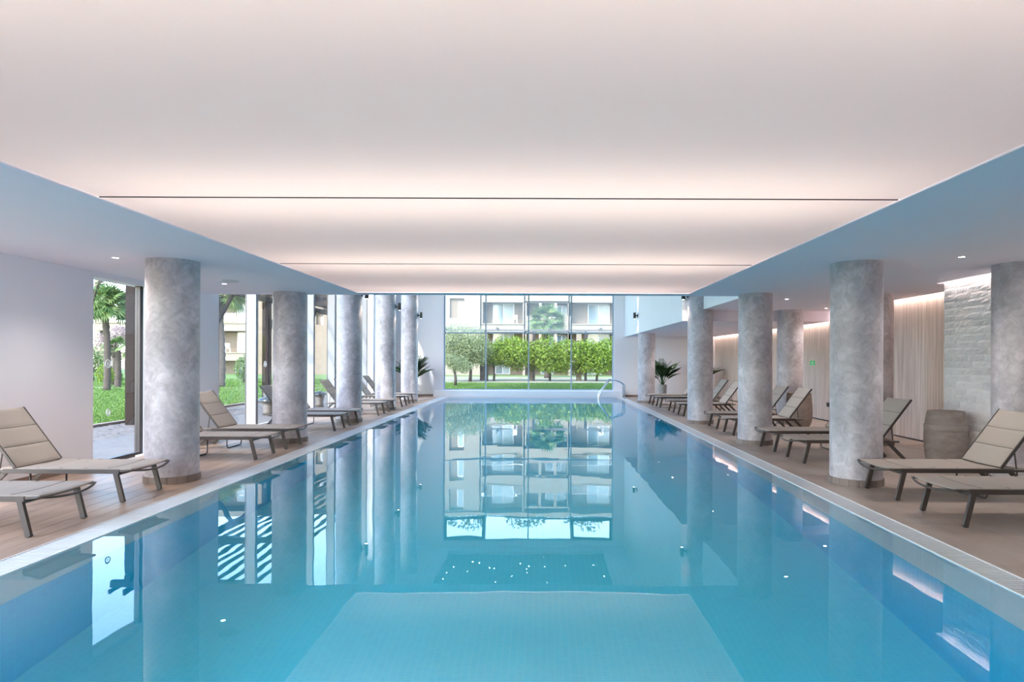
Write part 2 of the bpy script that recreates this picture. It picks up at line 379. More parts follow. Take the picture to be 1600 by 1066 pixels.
slab('ceiling_right', [(2.68, 3.8, YN, 11.7, ZS, ZS+.08), (3.8, 6.10, YN, 11.7, ZS, ZS+.08), (3.83, 6.10, 11.7, 15.1, ZS+.001, ZS+.08), (6.10, XR, YN, 5.2, ZS, ZS+.08), (6.10, 6.96, 9.68, 15.1, ZS, ZS+.08)], plaster_c)
slab('ceiling_low', [(3.43, 6.96, 15.102, YB, 2.44, 2.52), (3.9, 6.96, 15.102, 15.18, 2.52, ZS+.09)], plaster_c)
slab('ceiling_slot', [(6.0, XR, YN, 15.2, ZS+.12, ZS+.2), (6.9, XR, 15.1, YB, 2.56, 2.64)], plaster_c)
slab('ceiling_beam', [(-3.32, 2.68, 11.32, 11.7, ZS, 3.62), (-3.36, -3.322, YN, 11.32, ZS+.08, 3.62), (2.682, 2.72, YN, 11.32, ZS+.08, 3.62), (XL, 3.8, 11.62, 11.7, ZS+.08, 6.2)], plaster_c)
# lamp tray above the foil
slab('ceiling', [(XL-.25, XR+.25, YN-.25, 11.7, 3.62, 3.75)], plaster)
slab('ceiling_atrium', [(XL-.25, -3.65, 11.7, YB, 6.1, 6.3), (2.5, XR+.25, 11.7, YB, 6.1, 6.3), (-3.65, 2.5, 11.7, 12.6, 6.1, 6.3), (-3.65, 2.5, 24.9, YB, 6.1, 6.3)], plaster_c)
slab('ceiling_recess', [(-3.65, 2.5, 12.6, 24.9, 6.22, 6.4)], mat('blue_grey_ceiling', (.22, .27, .30), .7))
slab('roof', [(XL-.6, XR+2, 11.6, YB+.3, 6.45, 15.5)], cream)  # unseen upper-storey block, raised this high to cast shade over the far lawn
# the glowing ceiling foils, one between each pair of seams
fo = None
for a, c in zip(SEAMS[:-1], SEAMS[1:]):
    c2 = 11.30 if c > 11 else c
    o = MB().box(-3.317, 2.677, a+.008, c2-.008, ZS+.012, ZS+.014).build('ceiling_foil', foil_m)
    tag(o, 'backlit stretched ceiling foil, ' + {-1.9: 'the hidden one behind the nearest panel', 1.4: 'the nearest and largest panel overhead', 4.69: 'the middle panel between two thin seams', 7.94: 'the farthest panel ending at the beam'}[a], 'ceiling panel', 'backlit ceiling foils over the pool')
    if a > 3: MB().box(-3.305, 2.665, a-.006, a+.006, ZS+.006, ZS+.014).build('seam_profile', frame_dark, o)
# star points in the raised ceiling over the far part of the pool
b = MB()
for k in range(70):
    x, y = rng.uniform(-3.4, 2.3), rng.uniform(12.9, 24.7)
    b.lathe([(0.001, 6.208), (.013, 6.208), (.013, 6.219)], x, y, 6)
tag(b.build('star_light', mat('star_point', (1, 1, 1), emit=(1, 1, 1, 25))), 'tiny star lights scattered over the high ceiling, seen mirrored in the pool', 'light', kind='stuff')

# white cladding panels of the gallery front (right, above the low ceiling)
fas = slab('wall_gallery', [(3.83, 3.9, 11.71, 15.1, ZS+.09, 6.15), (3.43, 3.9, 15.102, 15.14, 2.53, 6.15), (3.43, 3.5, 15.14, YB, 2.53, 6.15)], plaster)
for (x, ys, z0) in ((3.8, (11.72, 13.4, 15.08), ZS), (3.4, (15.1, 16.4, 19.2, 22.0, 24.8, YB), 2.44)):
    for a, c in zip(ys[:-1], ys[1:]):
        MB().box(x, x+.029, a+.006, c-.006, z0-.004, 6.1).build('panel', panel_white, fas)
# oak panels on the right wall
wr = bpy.data.objects['wall_right']
def oak(y0, y1, z1):
    me_o = MB().box(XR-.03, XR, y0+.002, y1-.002, .03, z1).build('panel', wood_m, wr)
ys = [9.68 + k*1.13 for k in range(15)]
for a in ys:
    c = min(a+1.13, YB); 
    if c-a > .1: oak(a, c, 2.80 if c < 15.2 else 2.55)
struct(MB().box(XR-.02, XR, 9.68, YB, 0, .028).build('baseboard_right', dark_m))
slab('baseboard_back', [(XL, -4.32, YB-.015, YB, 0, .075), (3.32, XR, YB-.015, YB, 0, .075)], skirt_m)
slab('baseboard_left', [(XL, XL+.015, 6.4, 8.62, 0, .075), (XL, XL+.015, 9.90, 11.98, 0, .075)], skirt_m)
# joints in the plaster boards of the far right wall
slab('trim_3', [(3.9, XR, YB-.003, YB, 1.28, 1.284)], grout_m)
# split-face stone wall, stone by stone
core = slab('wall_stone', [(6.27, XR, YN, 9.60, 0, ZS+.12)], mat('stone_mortar', (.55, .53, .52), .95))
protos = []
for L in (.26, .36, .46, .58):
    for v_ in range(2):
        r = random.Random(L*100+v_); nxs, nzs = 5, 3; H = .0975
        V = []; F = []
        for j in range(nzs+1):
            for i in range(nxs+1):
                edge = i in (0, nxs) or j in (0, nzs)
                V.append((-.055 - (r.uniform(.004, .008) if edge else r.uniform(.007, .019)), -L/2+L*i/nxs, H*j/nzs))
        for j in range(nzs):
            for i in range(nxs): a = j*(nxs+1)+i; F.append((a, a+1, a+nxs+2, a+nxs+1)[::-1])
        nb = len(V); V += [(0, -L/2, 0), (0, L/2, 0), (0, L/2, H), (0, -L/2, H)]
        c0, c1, c2, c3 = 0, nxs, (nzs+1)*(nxs+1)-1, nzs*(nxs+1)
        F += [(nb, nb+1, c1, c0), (nb+1, nb+2, c2, c1), (nb+2, nb+3, c3, c2), (nb+3, nb, c0, c3)]
        me = bpy.data.meshes.new('stone'); me.from_pydata(V, [], F); me.materials.append(stone_m); protos.append((L, me))
for row in range(28):
    z = row*.1; y = 9.655
    rr = random.Random(row)
    while y > 6.0:
        L, me = rr.choice(protos)
        if y == 9.655 and row % 2: L, me = protos[0]
        o = bpy.data.objects.new('stone', me); C.objects.link(o); o.parent = core; o.location = (6.275-rr.uniform(0, .012), y-L/2, z+.001); y -= L+.002
struct(MB().box(6.27, XR, 9.60, 9.66, 0, ZS+.12).build('trim_4', stone_m))
# LED lines in the ceiling slots
def led(x0, x1, y0, y1, z, label):
    e = MB().box(x0, x1, y0, y1, z, z+.012).build('led_strip', led_m); tag(e, label, 'light')
led(6.115, 6.13, 5.3, 9.6, ZS+.07, 'warm LED line in the ceiling slot over the stone wall')
led(6.97, 6.985, 9.75, 15.05, ZS+.05, 'warm LED line over the nearer half of the oak wall')
led(6.97, 6.985, 15.2, 25.4, 2.50, 'warm LED line over the far half of the oak wall under the low ceiling')

# ------------------------------------------------------------------ glazing
def window(name, M_, panes, frames, parent_kind=True):
    pass
wf = struct(empty('window_1', (0, YB+.12, 0)))
xs = [-3.93, -2.245, -.50, 1.24, 2.94]; zs = [.265, 2.575, 4.95, 5.86]
b = MB()
for x in xs: b.box(x-.025, x+.025, -.05, .03, zs[0], zs[-1])
for z in zs: b.box(xs[0], xs[-1], -.045, .025, z-.025, z+.025)
b.build('window_frame', mat('blue_grey_aluminium', (.36, .44, .52), .4), wf)
for j in range(3):
    for i in range(4):
        MB().box(xs[i]+.025, xs[i+1]-.025, -.012, -.004, zs[j]+.025, zs[j+1]-.025).build('pane', glass_m if j == 0 else glass_h, wf)
        if j == 2 and i in (0, 3):
            q = MB(); X0, X1, Z0, Z1 = xs[i]+.03, xs[i+1]-.03, zs[2]+.03, zs[3]-.03
            q.box(X0, X1, -.05, 0, Z0, Z0+.09).box(X0, X1, -.05, 0, Z1-.09, Z1).box(X0, X0+.09, -.05, 0, Z0+.09, Z1-.09).box(X1-.09, X1, -.05, 0, Z0+.09, Z1-.09)
            q.build('vent_sash', frame_dark, wf)
# tall left glazing with deep white fins
wl = struct(empty('window_2', (XL, 0, 0)))
fy = [13.35, 15.02, 16.72, 18.42, 20.1, 21.8]
edges = [11.98] + fy + [23.0]
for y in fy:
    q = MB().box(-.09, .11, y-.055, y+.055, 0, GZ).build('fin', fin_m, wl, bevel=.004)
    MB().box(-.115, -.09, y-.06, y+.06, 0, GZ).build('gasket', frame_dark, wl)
for a, c in zip(edges[:-1], edges[1:]):
    MB().box(-.075, -.067, a+.055, c-.055, .05, GZ).build('pane', glass_m, wl)
    MB().box(-.10, -.04, a+.056, c-.056, 0, .05).build('bottom_rail', frame_white, wl)
wn = struct(empty('window_added', (XL, 0, 0)))  # unseen glazing added beside and behind the camera to let in more daylight
for k in range(6):
    MB().box(-.135, -.127, -4.5+k*1.817+.03, -4.5+(k+1)*1.817-.03, .08, 2.57).build('pane', glass_m, wn)
    MB().box(-.17, -.09, -4.5+k*1.817-.03, -4.5+k*1.817+.03, .05, 2.6).build('mullion', frame_white, wn)
# glass door in the near left opening
dr = struct(empty('door_1', (XL, 0, 0)))
MB().box(-.135, -.127, 8.62, 9.76, .04, 2.62).build('pane', glass_m, dr)
MB().box(-.17, -.09, 9.76, 9.84, 0, 2.62).build('door_frame', frame_dark, dr)
MB().box(-.17, -.09, 8.62, 9.76, 0, .04).build('threshold', frame_dark, dr)
# round safety stickers on the panes
def sticker(y, z, label, r=.045, dx=-.123):
    n = 24; b = MB(); v = []; f = []
    for k in range(n):
        t = 2*PI*k/n
        for (rr, xx) in ((r, 0), (r*.62, 0), (r*.62, .003), (r, .003)): v.append((xx, rr*math.cos(t), rr*math.sin(t)))
    for k in range(n):
        k2 = (k+1) % n
        for j in range(4): f.append((k*4+j, k2*4+j, k2*4+(j+1) % 4, k*4+(j+1) % 4))
    b.add(v, f); b.box(0, .003, -r*.18, r*.18, -r*.3, r*.3)
    o = b.build('glass_sticker', ringwhite); o.location = (XL+dx, y, z); tag(o, label, 'sticker')
for px, py, s in ((170, 644.6, 'small round white sticker low on the near glass door'), (169.5, 568.6, 'larger round white sticker at eye height on the near glass door')):
    y = -(XL-.12)*980/(845-px); p = at(px, py, y); sticker(y, p.z, s, .05 if py > 600 else .065)
for px, py, s in ((415, 569, 'round white sticker at eye height on the tall glazing beside the second left column'), (414.5, 617, 'round white sticker low on the tall glazing beside the second left column')):
    y = -(XL-.06)*980/(845-px); p = at(px, py, y); sticker(y, p.z, s, .07, -.064)

# ------------------------------------------------------------------ columns
def column(x, y, z1, label, group):
    e = empty('column', (x, y, 0), 0, label, 'column', group)
    b = MB(); b.lathe([(.295, .0), (.295, z1)], n=64); s = b.build('shaft', column_m, e); s.rotation_euler.z = random.uniform(0, 6)
    t = None
    for k in range(18):
        a = 2*PI*k/18
        if t is None:
            q = MB(); n = 4; a0, a1 = -PI/18+.006, PI/18-.006
            V = [((rr)*math.cos(a0+(a1-a0)*i/n), rr*math.sin(a0+(a1-a0)*i/n), zz) for (rr, zz) in ((.296, .0), (.313, .0), (.313, .083), (.296, .083)) for i in range(n+1)]
            F = [(j*(n+1)+i, j*(n+1)+i+1, (j+1)*(n+1)+i+1, (j+1)*(n+1)+i) for j in range(3) for i in range(n)]
            F += [(0, n+1, 2*n+2, 3*n+3)[::-1], (n, 2*n+1, 3*n+2, 4*n+3)]
            q.add(V, F); t = q.build('tile', trim_m, e)
        else: inst(t, 'tile', e, rot=(0, 0, a))
    return e
ROWY = (7.72, 11.38, 15.0, 18.58, 22.25)
names = ('nearest of the left row, beside the glass door', 'second from the front in the left row', 'third from the front in the left row, first with a wall lamp', 'fourth from the front in the left row', 'farthest of the left row, in front of the potted palm')
for i, y in enumerate(ROWY):
    column((-4.53, -4.55, -4.58, -4.6, -4.66)[i], y, 6.1 if i > 1 else ZS, 'mottled grey round column, ' + names[i], 'left row of columns')
names = ('nearest of the right poolside row, largest on the right', 'second from the front in the right poolside row', 'third from the front in the right poolside row, rising past the gallery', '', 'farthest of the right poolside row, under the low ceiling')
for i, y in enumerate(ROWY):
    if i == 3: continue
    column((3.87, 3.87, 3.80, 0, 3.72)[i], (7.7, 11.33, 14.95, 0, 22.05)[i], (ZS, ZS, 6.1, 0, 2.44)[i], 'mottled grey round column, ' + names[i], 'right row of columns')
for y, s in ((7.72, 'in front of the stone wall at the right picture edge'), (11.35, 'brownish strip behind the nearest right column'), (14.9, 'behind the clay urn before the oak wall')):
    column({7.72: 5.9, 11.35: 6.05, 14.9: 5.92}[y], y, ZS if y < 15 else 2.44, 'mottled grey round column in the back row, ' + s, 'back row of columns')

# ------------------------------------------------------------------ wall lamps, downlights
def wall_lamp(x, y, z, sgn, label):
    e = empty('wall_lamp', (x, y, z), 0, label, 'wall lamp', 'black up and down wall lamps')
    MB().box(min(0, sgn*.02), max(0, sgn*.02), -.045, .045, -.06, .06).build('back_plate', lamp_black, e)
    MB().box(min(sgn*.02, sgn*.08), max(sgn*.02, sgn*.08), -.02, .02, -.02, .02).build('arm', lamp_black, e)
    b = MB(); b.lathe([(.045, -.11), (.045, .11)], sgn*.115, 0, 20); b.lathe([(.001, .105), (.045, .105)], sgn*.115, 0, 20); b.lathe([(.001, -.105), (.045, -.105)], sgn*.115, 0, 20)
    b.build('housing', lamp_black, e)
    for s in (1, -1):
        MB().lathe([(.001, s*.107), (.032, s*.107)], sgn*.115, 0, 16).build('lens', lens_m, e)
        l = bpy.data.lights.new('lamp_beam', 'SPOT'); l.energy = 11; l.spot_size = math.radians(70); l.spot_blend = .5; l.color = (1, .80, .62); l.shadow_soft_size = .03
        o = bpy.data.objects.new('lamp_beam', l); C.objects.link(o); o.parent = e; o.location = (sgn*.10, 0, s*.12); o.rotation_euler = (0 if s < 0 else PI, 0, 0)
Z = 3.05
wall_lamp(-4.58+.295, 15.0, Z, 1, 'black cylinder wall lamp on the third left column')
wall_lamp(-4.60+.295, 18.58, Z, 1, 'black cylinder wall lamp on the fourth left column')
wall_lamp(-4.66+.295, 22.25, Z, 1, 'black cylinder wall lamp on the farthest left column')
wall_lamp(3.80-.295, 14.95, Z, -1, 'black cylinder wall lamp on the third right column, just under the beam')
wall_lamp(3.40, 22.0, Z, -1, 'black cylinder wall lamp on the white gallery front')
def downlight(x, y, z, label):
    e = empty('downlight', (x, y, z), 0, label, 'downlight', 'recessed downlights')
    MB().lathe([(.034, 0), (.036, -.004), (.050, -.004), (.052, 0)], n=24).build('ring', white_flat, e)
    MB().lathe([(.001, -.001), (.034, -.001)], n=20).build('lens', lens_m, e)
    l = bpy.data.lights.new('downlight_beam', 'SPOT'); l.energy = 38; l.spot_size = math.radians(125); l.spot_blend = 1; l.color = (1, .92, .86); l.shadow_soft_size = .03
    o = bpy.data.objects.new('downlight_beam', l); C.objects.link(o); o.parent = e; o.location = (0, 0, -.01)
for x, y, z, s in ((-5.07, 7.47, ZS, 'lit downlight in the left soffit before the glass door'), (-5.07, 10.04, ZS, 'lit downlight in the left soffit beside the round ceiling disc'),
                   (4.82, 7.19, ZS, 'lit downlight in the right soffit, nearest and brightest'), (4.78, 12.2, ZS, 'lit downlight in the right soffit past the second column'),
                   (6.5, 14.3, ZS, 'lit downlight in the right soffit near the oak wall'), (4.5, 16.4, 2.44, 'lit downlight in the low ceiling, seen between second and third right columns'),
                   (6.4, 21.4, 2.44, 'lit downlight in the low ceiling near the far end of the oak wall'), (4.47, 21.2, 2.44, 'lit downlight in the low ceiling above the far right loungers'),
                   (4.82, 2.9, ZS, 'added lit downlight in the right soffit beside the camera, out of view'), (-4.7, 3.4, ZS, 'added lit downlight in the left soffit over the nearest lounger, out of view'),  # these and the next two are added out of view to brighten the columns
                   (-4.7, .4, ZS, 'added lit downlight in the left soffit beside the camera, out of view'), (4.82, -1.0, ZS, 'added lit downlight in the right soffit behind the camera'),
                   (4.57, 24.2, 2.44, 'lit downlight in the low ceiling above the potted palm')):
    downlight(x, y, z, s)
e = empty('ceiling_disc', (-4.78, 9.62, ZS), 0, 'flat round white ceiling disc in the left soffit', 'speaker')
MB().lathe([(.001, -.012), (.125, -.012), (.14, 0)], n=32).build('cover', white_flat, e)
MB().lathe([(.139, 0), (.141, -.004), (.15, -.004), (.152, 0)], n=32).build('ring', ringwhite, e)
# exit sign and switch on the oak wall
e = empty('exit_sign', (XR-.03, 16.3, 1.44), 0, 'small green and white exit sign on the oak wall', 'sign')
MB().box(-.02, 0, -.12, .12, -.055, .055).build('panel', exit_green, e)
MB().box(-.023, -.02, -.08, .02, -.035, .035).build('pictogram', white_flat, e)
e = empty('wall_socket', (XR-.03, 15.4, .42), 0, 'small black box low on the oak wall', 'socket')
MB().box(-.03, 0, -.06, .06, -.05, .05).build('box_body', dark_m, e, bevel=.006); MB().box(-.034, -.03, -.035, .035, -.03, .03).build('cover', lamp_black, e)

# ------------------------------------------------------------------ sun loungers
def quilt(L, W, th, seams, nx=44, ny=10, puff=.009):
    """a padded sling lying along +x, seams pressed in"""
    V = []; F = []
    def top(x, y):
        d = min([abs(x-s) for s in seams] + [x*1.0, L-x])
        e = min(W/2-abs(y), .03)/.03
        return th + puff*min(1, (max(d, 0)/.03))**.5*e**.5 - .012*(1-(2*y/W)**2)
    for j in range(ny+1):
        y = -W/2 + W*j/ny
        for i in range(nx+1):
            x = L*i/nx; V.append((x, y, top(x, y)))
    n = len(V)
    for j in range(ny+1):
        y = -W/2 + W*j/ny
        for i in range(nx+1): V.append((L*i/nx, y, -.012*(1-(2*y/W)**2)))
    q = lambda i, j: j*(nx+1)+i
    for j in range(ny):
        for i in range(nx):
            F.append((q(i, j), q(i+1, j), q(i+1, j+1), q(i, j+1))); F.append((n+q(i, j), n+q(i, j+1), n+q(i+1, j+1), n+q(i+1, j)))
    for i in range(nx): F.append((q(i, 0), n+q(i, 0), n+q(i+1, 0), q(i+1, 0))); F.append((q(i, ny), q(i+1, ny), n+q(i+1, ny), n+q(i, ny)))
    for j in range(ny): F.append((q(0, j), q(0, j+1), n+q(0, j+1), n+q(0, j))); F.append((q(nx, j), n+q(nx, j), n+q(nx, j+1), q(nx, j+1)))
    return MB().add(V, F, True)
def make_lounger():
    e = empty('sun_lounger'); W = .66; HX = 1.20; ZT = .325
    seat = quilt(HX, W-.03, .012, (.25, .50, .75, .99)).build('seat', fabric_m, e); seat.location = (0, 0, ZT+.012); smooth_by_angle(seat)
    def seams(parent, W_, xs_):
        for x_ in xs_:
            b = MB(); n = 8
            V = [(x_+dx, -W_/2+.01+(W_-.02)*j/n, .0145-.012*(1-((-W_+.02+2*(W_-.02)*j/n)/W_)**2)+dz) for j in range(n+1) for dx, dz in ((-.005, 0), (-.003, .003), (.003, .003), (.005, 0))]
            b.add(V, [(j*4+i, j*4+i+1, (j+1)*4+i+1, (j+1)*4+i) for j in range(n) for i in range(3)]); b.build('seam', seam_m, parent)
    seams(seat, W-.03, (.25, .50, .75, .99))
    ang = math.atan2(.57, .43)
    back = quilt(.72, W-.05, .012, (.245, .48)).build('backrest', fabric_m, e); back.location = (HX+.01, 0, ZT+.03); back.rotation_euler = (0, -ang, 0); smooth_by_angle(back); seams(back, W-.05, (.245, .48))
    bd = Vector((math.cos(ang), 0, math.sin(ang))); h = Vector((HX+.01, 0, ZT+.03)); nn = Vector((-math.sin(ang), 0, math.cos(ang)))
    b = MB()
    for s in (-1, 1):
        o = Vector((0, s*(W/2-.018), 0)); b.bar(h+o, h+bd*.725+o, .016, .028, up=nn)
    b.bar(h+bd*.70+Vector((0, -W/2+.02, 0))-nn*.006, h+bd*.70+Vector((0, W/2-.02, 0))-nn*.006, .02, .02)
    b.bar(h+bd*.01+Vector((0, -W/2+.02, 0))-nn*.012, h+bd*.01+Vector((0, W/2-.02, 0))-nn*.012, .02, .02)
    b.build('backrest_frame', rail_m, e)
    for s in (-1, 1):
        y = s*(W/2-.016)
        MB().bar((.02, y, ZT+.006), (.16, y, ZT), .018, .022).bar((.12, y, ZT-.005), (HX+.13, y, ZT-.005), .028, .046).bar((HX+.12, y, ZT-.005), (HX+.27, y, ZT-.005), .022, .022).build('side_rail', rail_m, e, bevel=.003)
        MB().bar((.163, y, ZT-.01), (.085, y, .004), .030, .048, up=(1, 0, 0)).build('leg', rail_m, e, bevel=.003)
        MB().bar((.083+.003, y, .005), (.083, y, 0), .034, .052, up=(1, 0, 0)).build('foot_cap', lamp_black, e)
        MB().bar((HX+.10, y*.97, ZT-.008), (HX+.41, y*.97, .006), .028, .046, up=(1, 0, 0)).build('leg', rail_m, e, bevel=.003)
        p = h+bd*.27; MB().tube([(p.x, s*.27, p.z), (HX+.21, s*.27, ZT-.07)], .007, 6).build('prop', rail_m, e)
    n = 14; pts = []
    for k in range(n+1):
        t = -1+2*k/n; pts.append((-.015-.055*(1-t*t), t*(W/2-.012), ZT+.008-.030*(1-t*t)))
    MB().tube([(.05, -(W/2-.012), ZT+.008)]+pts+[(.05, W/2-.012, ZT+.008)], .011, 8).build('foot_tube', rail_m, e)
    MB().bar((.155, -W/2+.03, ZT-.035), (.155, W/2-.03, ZT-.035), .03, .025).build('cross_bar', rail_m, e); MB().bar((HX, -W/2+.03, ZT-.02), (HX, W/2-.03, ZT-.02), .025, .025).build('cross_bar', rail_m, e)
    # thin looped rear leg
    r = .05; X = HX-.10; yy = .25; arc = []
    for k in range(5): t = k/4*PI/2; arc.append((X, -yy+r-r*math.cos(t), .010+r-r*math.sin(t)))
    arc2 = [(a[0], -a[1], a[2]) for a in arc[::-1]]
    MB().tube([(X, -yy, ZT-.02)]+arc+arc2+[(X, yy, ZT-.02)], .010, 8).build('loop_leg', rail_m, e)
    # flat sling under the raised backrest
    q = quilt(.25, W-.05, .006, (), 8, 8, .004).build('head_panel', fabric_m, e); q.location = (HX+.03, 0, ZT+.008)
    return e
proto = make_lounger(); kids = kid_map(proto); used = False
ordn = ['first', 'second', 'third', 'fourth', 'fifth', 'sixth', 'seventh', 'eighth', 'ninth', 'tenth']
LL = [(5.55, -4.18), (6.83, -4.25), (9.58, -4.12), (10.67, -4.11), (13.3, -4.17), (14.35, -4.18), (16.9, -4.2), (18.05, -4.2), (19.95, -4.25), (21.3, -4.3)]
RR = [(5.97, 3.745), (7.05, 3.745), (9.44, 3.75), (10.6, 3.75), (12.8, 3.75), (13.97, 3.75), (16.95, 3.7), (18.2, 3.7), (20.0, 3.66), (21.1, 3.62)]
lx = ['cut by picture edge', 'backrest at picture edge', 'past nearest column', 'before second column', 'past second column', 'before third column', 'past third column', 'before fourth column', 'past fourth column', 'at farthest column']
rx = ['cut by picture edge', 'before nearest column', 'past nearest column', 'before second column', 'past second column', 'before third column', 'past third column', 'under low ceiling', 'beside the potted palm', 'at farthest column']
for side, rows, ex in (('left', LL, lx), ('right', RR, rx)):
    for i, (y, x) in enumerate(rows):
        o = proto if not used else copy_tree(proto, None, kids); used = True
        o.location = (x, y, 0); o.rotation_euler = (0, 0, PI if side == 'left' else 0)
        tag(o, f'taupe sun lounger, {ordn[i]} from the camera on the {side} deck, {ex[i]}', 'sun lounger', f'sun loungers along the {side} side of the pool')

# ------------------------------------------------------------------ pots and indoor palms
def pot(name, x, y, prof, m, label, bands=()):
    fine = []
    for i in range(len(prof)-1):                     # Catmull-Rom through the outline, for a round belly
        p0, p1, p2, p3 = prof[max(i-1, 0)], prof[i], prof[i+1], prof[min(i+2, len(prof)-1)]
        for k in range(4 if p2[1]-p1[1] > .1 else 1):
            t = k/4; fine.append(tuple(.5*(2*p1[j]+(p2[j]-p0[j])*t+(2*p0[j]-5*p1[j]+4*p2[j]-p3[j])*t*t+(3*p1[j]-p0[j]-3*p2[j]+p3[j])*t**3) for j in (0, 1)))
    prof = fine+[prof[-1]]
    e = empty(name, (x, y, 0), random.uniform(0, 6), label, 'pot')
    MB().lathe(prof, n=48).build('body', m, e)
    for z, r in bands:
        MB().lathe([(r-.006, z), (r-.001, z+.004), (r, z+.045), (r-.001, z+.086), (r-.006, z+.09)], n=48).build('band', varied(mat('pot_band', (.33, .275, .245), .7, noise=(6, (.39, .33, .30), (1, 1, 2))), .02), e)
    return e
pot('clay_barrel', 5.83, 9.02, [(.001, .0), (.218, .0)]+[(.226+.052*math.sin(PI*(.06+.88*k/12))**.9, .02+.75*k/12) for k in range(13)]+[(.226, .785), (.215, .782), (.205, .765), (.001, .757)], pot_m,
    'brown clay barrel pot against the stone wall behind the near right loungers', ((.50, .2775),))
pot('clay_urn', 5.75, 13.95, [(.001, 0), (.16, 0), (.20, .02), (.255, .14), (.277, .32), (.272, .55), (.255, .775), (.248, .785), (.235, .78), (.225, .70), (.001, .68)], pot_m,
    'brown clay urn with rounded foot before the back column and oak wall')
def frond_mesh(L, n=15, w=.034):
    """arching areca frond with separate leaflets, base at the origin, leaning to +x"""
    b = MB(); pts = []
    for k in range(9):
        t = k/8; pts.append(Vector((L*.50*t**1.7, 0, L*(.98*t-.22*t*t))))
    b.tube(pts, [.009-.0075*k/8 for k in range(9)], 5)
    def P(t):
        f = t*8; i = min(int(f), 7); return pts[i].lerp(pts[i+1], f-i)
    for k in range(n):
        t = .38+.60*k/(n-1); p = P(t); d = (P(min(1, t+.04))-P(t-.04)).normalized(); ll = L*(.30-.16*abs(2*(k/(n-1))-.75))
        for s in (-1, 1):
            dirv = (d*.75+Vector((0, s, 0))*.85+Vector((0, 0, .12))).normalized(); sidev = dirv.cross(Vector((0, 0, 1))).normalized()
            tip = p+dirv*ll+Vector((0, 0, -.10*ll)); mid = p+dirv*ll*.45
            b.add([p-sidev*.004, p+sidev*.004, mid+sidev*w*.42, tip, mid-sidev*w*.42, mid+Vector((0, 0, .006))], [(0, 1, 2, 5), (0, 5, 4), (5, 2, 3), (4, 5, 3)])
    return b
def potted_palm(x, y, label, s=1.0, n=22, h=.55, r=.165):
    e = empty('potted_palm', (x, y, 0), random.uniform(0, 6), label, 'plant', 'potted palms at the far end')
    p = MB().lathe([(.001, 0), (r*.78, 0), (r*.84, .01), (r, h-.01), (r, h), (r*.9, h), (r*.88, h-.05), (.001, h-.05)], n=32).build('pot', pot_grey, e)
    MB().lathe([(.001, h-.045), (r*.87, h-.045)], n=24).build('soil', soil_m, p)
    base = None
    for k in range(n):
        a = k*2.4+random.uniform(-.2, .2); lean = random.uniform(-.30, .42)
        if k < 3: fr = frond_mesh(1.05*s*(1, .9, .8)[k], 30, .022).build('frond', leaf_dark, e); base = (base or []) + [fr]
        else: fr = inst(base[k % 3], 'frond', e)
        fr.location = (.03*math.cos(a), .03*math.sin(a), h-.05); fr.rotation_euler = Euler((0, lean, a), 'XYZ'); fr.scale = (1, 1, 1)
    return e
potted_palm(4.72, 24.3, 'green palm in a tapered grey pot before the far wall on the right', 1.15, 34)
potted_palm(6.15, 24.0, 'dim palm at the far end of the oak wall, half hidden by columns', 1.1, 20)
potted_palm(-4.95, 24.2, 'green palm half hidden behind the farthest left column', 1.25, 32)
# pool grab rails
e = empty('grab_rail', (2.7, 24.3, 0), 0, 'stainless steel pool grab rails arching from deck into water', 'handrail')
for y in (-.22, .25):
    P = [(.52, y, 0), (.52, y, .50), (.50, y, .56), (.45, y, .60), (.28, y, .68), (.05, y, .735), (-.02, y, .735), (-.07, y, .70), (-.42, y, .20), (-.45, y, .13), (-.46, y, .05), (-.46, y, -.5)]
    MB().tube(P, .021, 10).build('rail', chrome, e)
    MB().lathe([(.021, .012), (.05, .012), (.052, 0)], .52, y, 20).build('flange', chrome, e)

# ------------------------------------------------------------------ outdoors
def ground(name, boxes, m): return slab(name, boxes, m)
ground('ground_lawn', [(-90, -9.95, -30, 90, -.35, -.06), (-9.95, 60, YB+6, 41.5, -.35, -.06), (-9.95, 60, 43.2, 90, -.35, -.075)], lawn_m)
ground('ground_gravel', [(-9.95, 60, 41.5, 43.2, -.3, -.05), (-90, -9.95, 32.4, 33.6, -.2, -.045)], path_m)
ground('ground_pale', [(-9.95, 60, 43.2, 57, -.3, -.058)], pale_m)  # paler strip of ground between gravel and building
ground('ground_near', [(-9.95, 60, YB+.25, YB+6, -.35, -.06)], lawn_m)
ground('ground_terrace', [(-8.15, XL-.25, -10, 27, -.3, -.02)], terrace_m)
b = MB(); b.box(-9.78, -8.15, -10, 27, -.3, -.055)
y = 7.0
while y < 26.8:
    x = -9.76 + (0 if int(round(y/.105)) % 2 else .1); 
    while x < -8.2:
        dz = random.uniform(-.004, .004); b.box(x+.004, min(x+.2, -8.16)-.004, y, y+.097, -.055, -.022+dz); x += .2
    y += .105
tag(b.build('paver', paver_m), 'grey brown clay pavers between terrace and lawn kerb', 'paving', kind='stuff')
kb = struct(empty('kerb', (-9.87, 0, 0)))
y = 6.0; kp = MB().box(-.08, .08, .006, .994, -.3, .03).build('stone', kerb_m, kb, bevel=.008); kp.location = (0, y, 0)
while y < 27: y += 1.0; inst(kp, 'stone', kb, (0, y, 0))
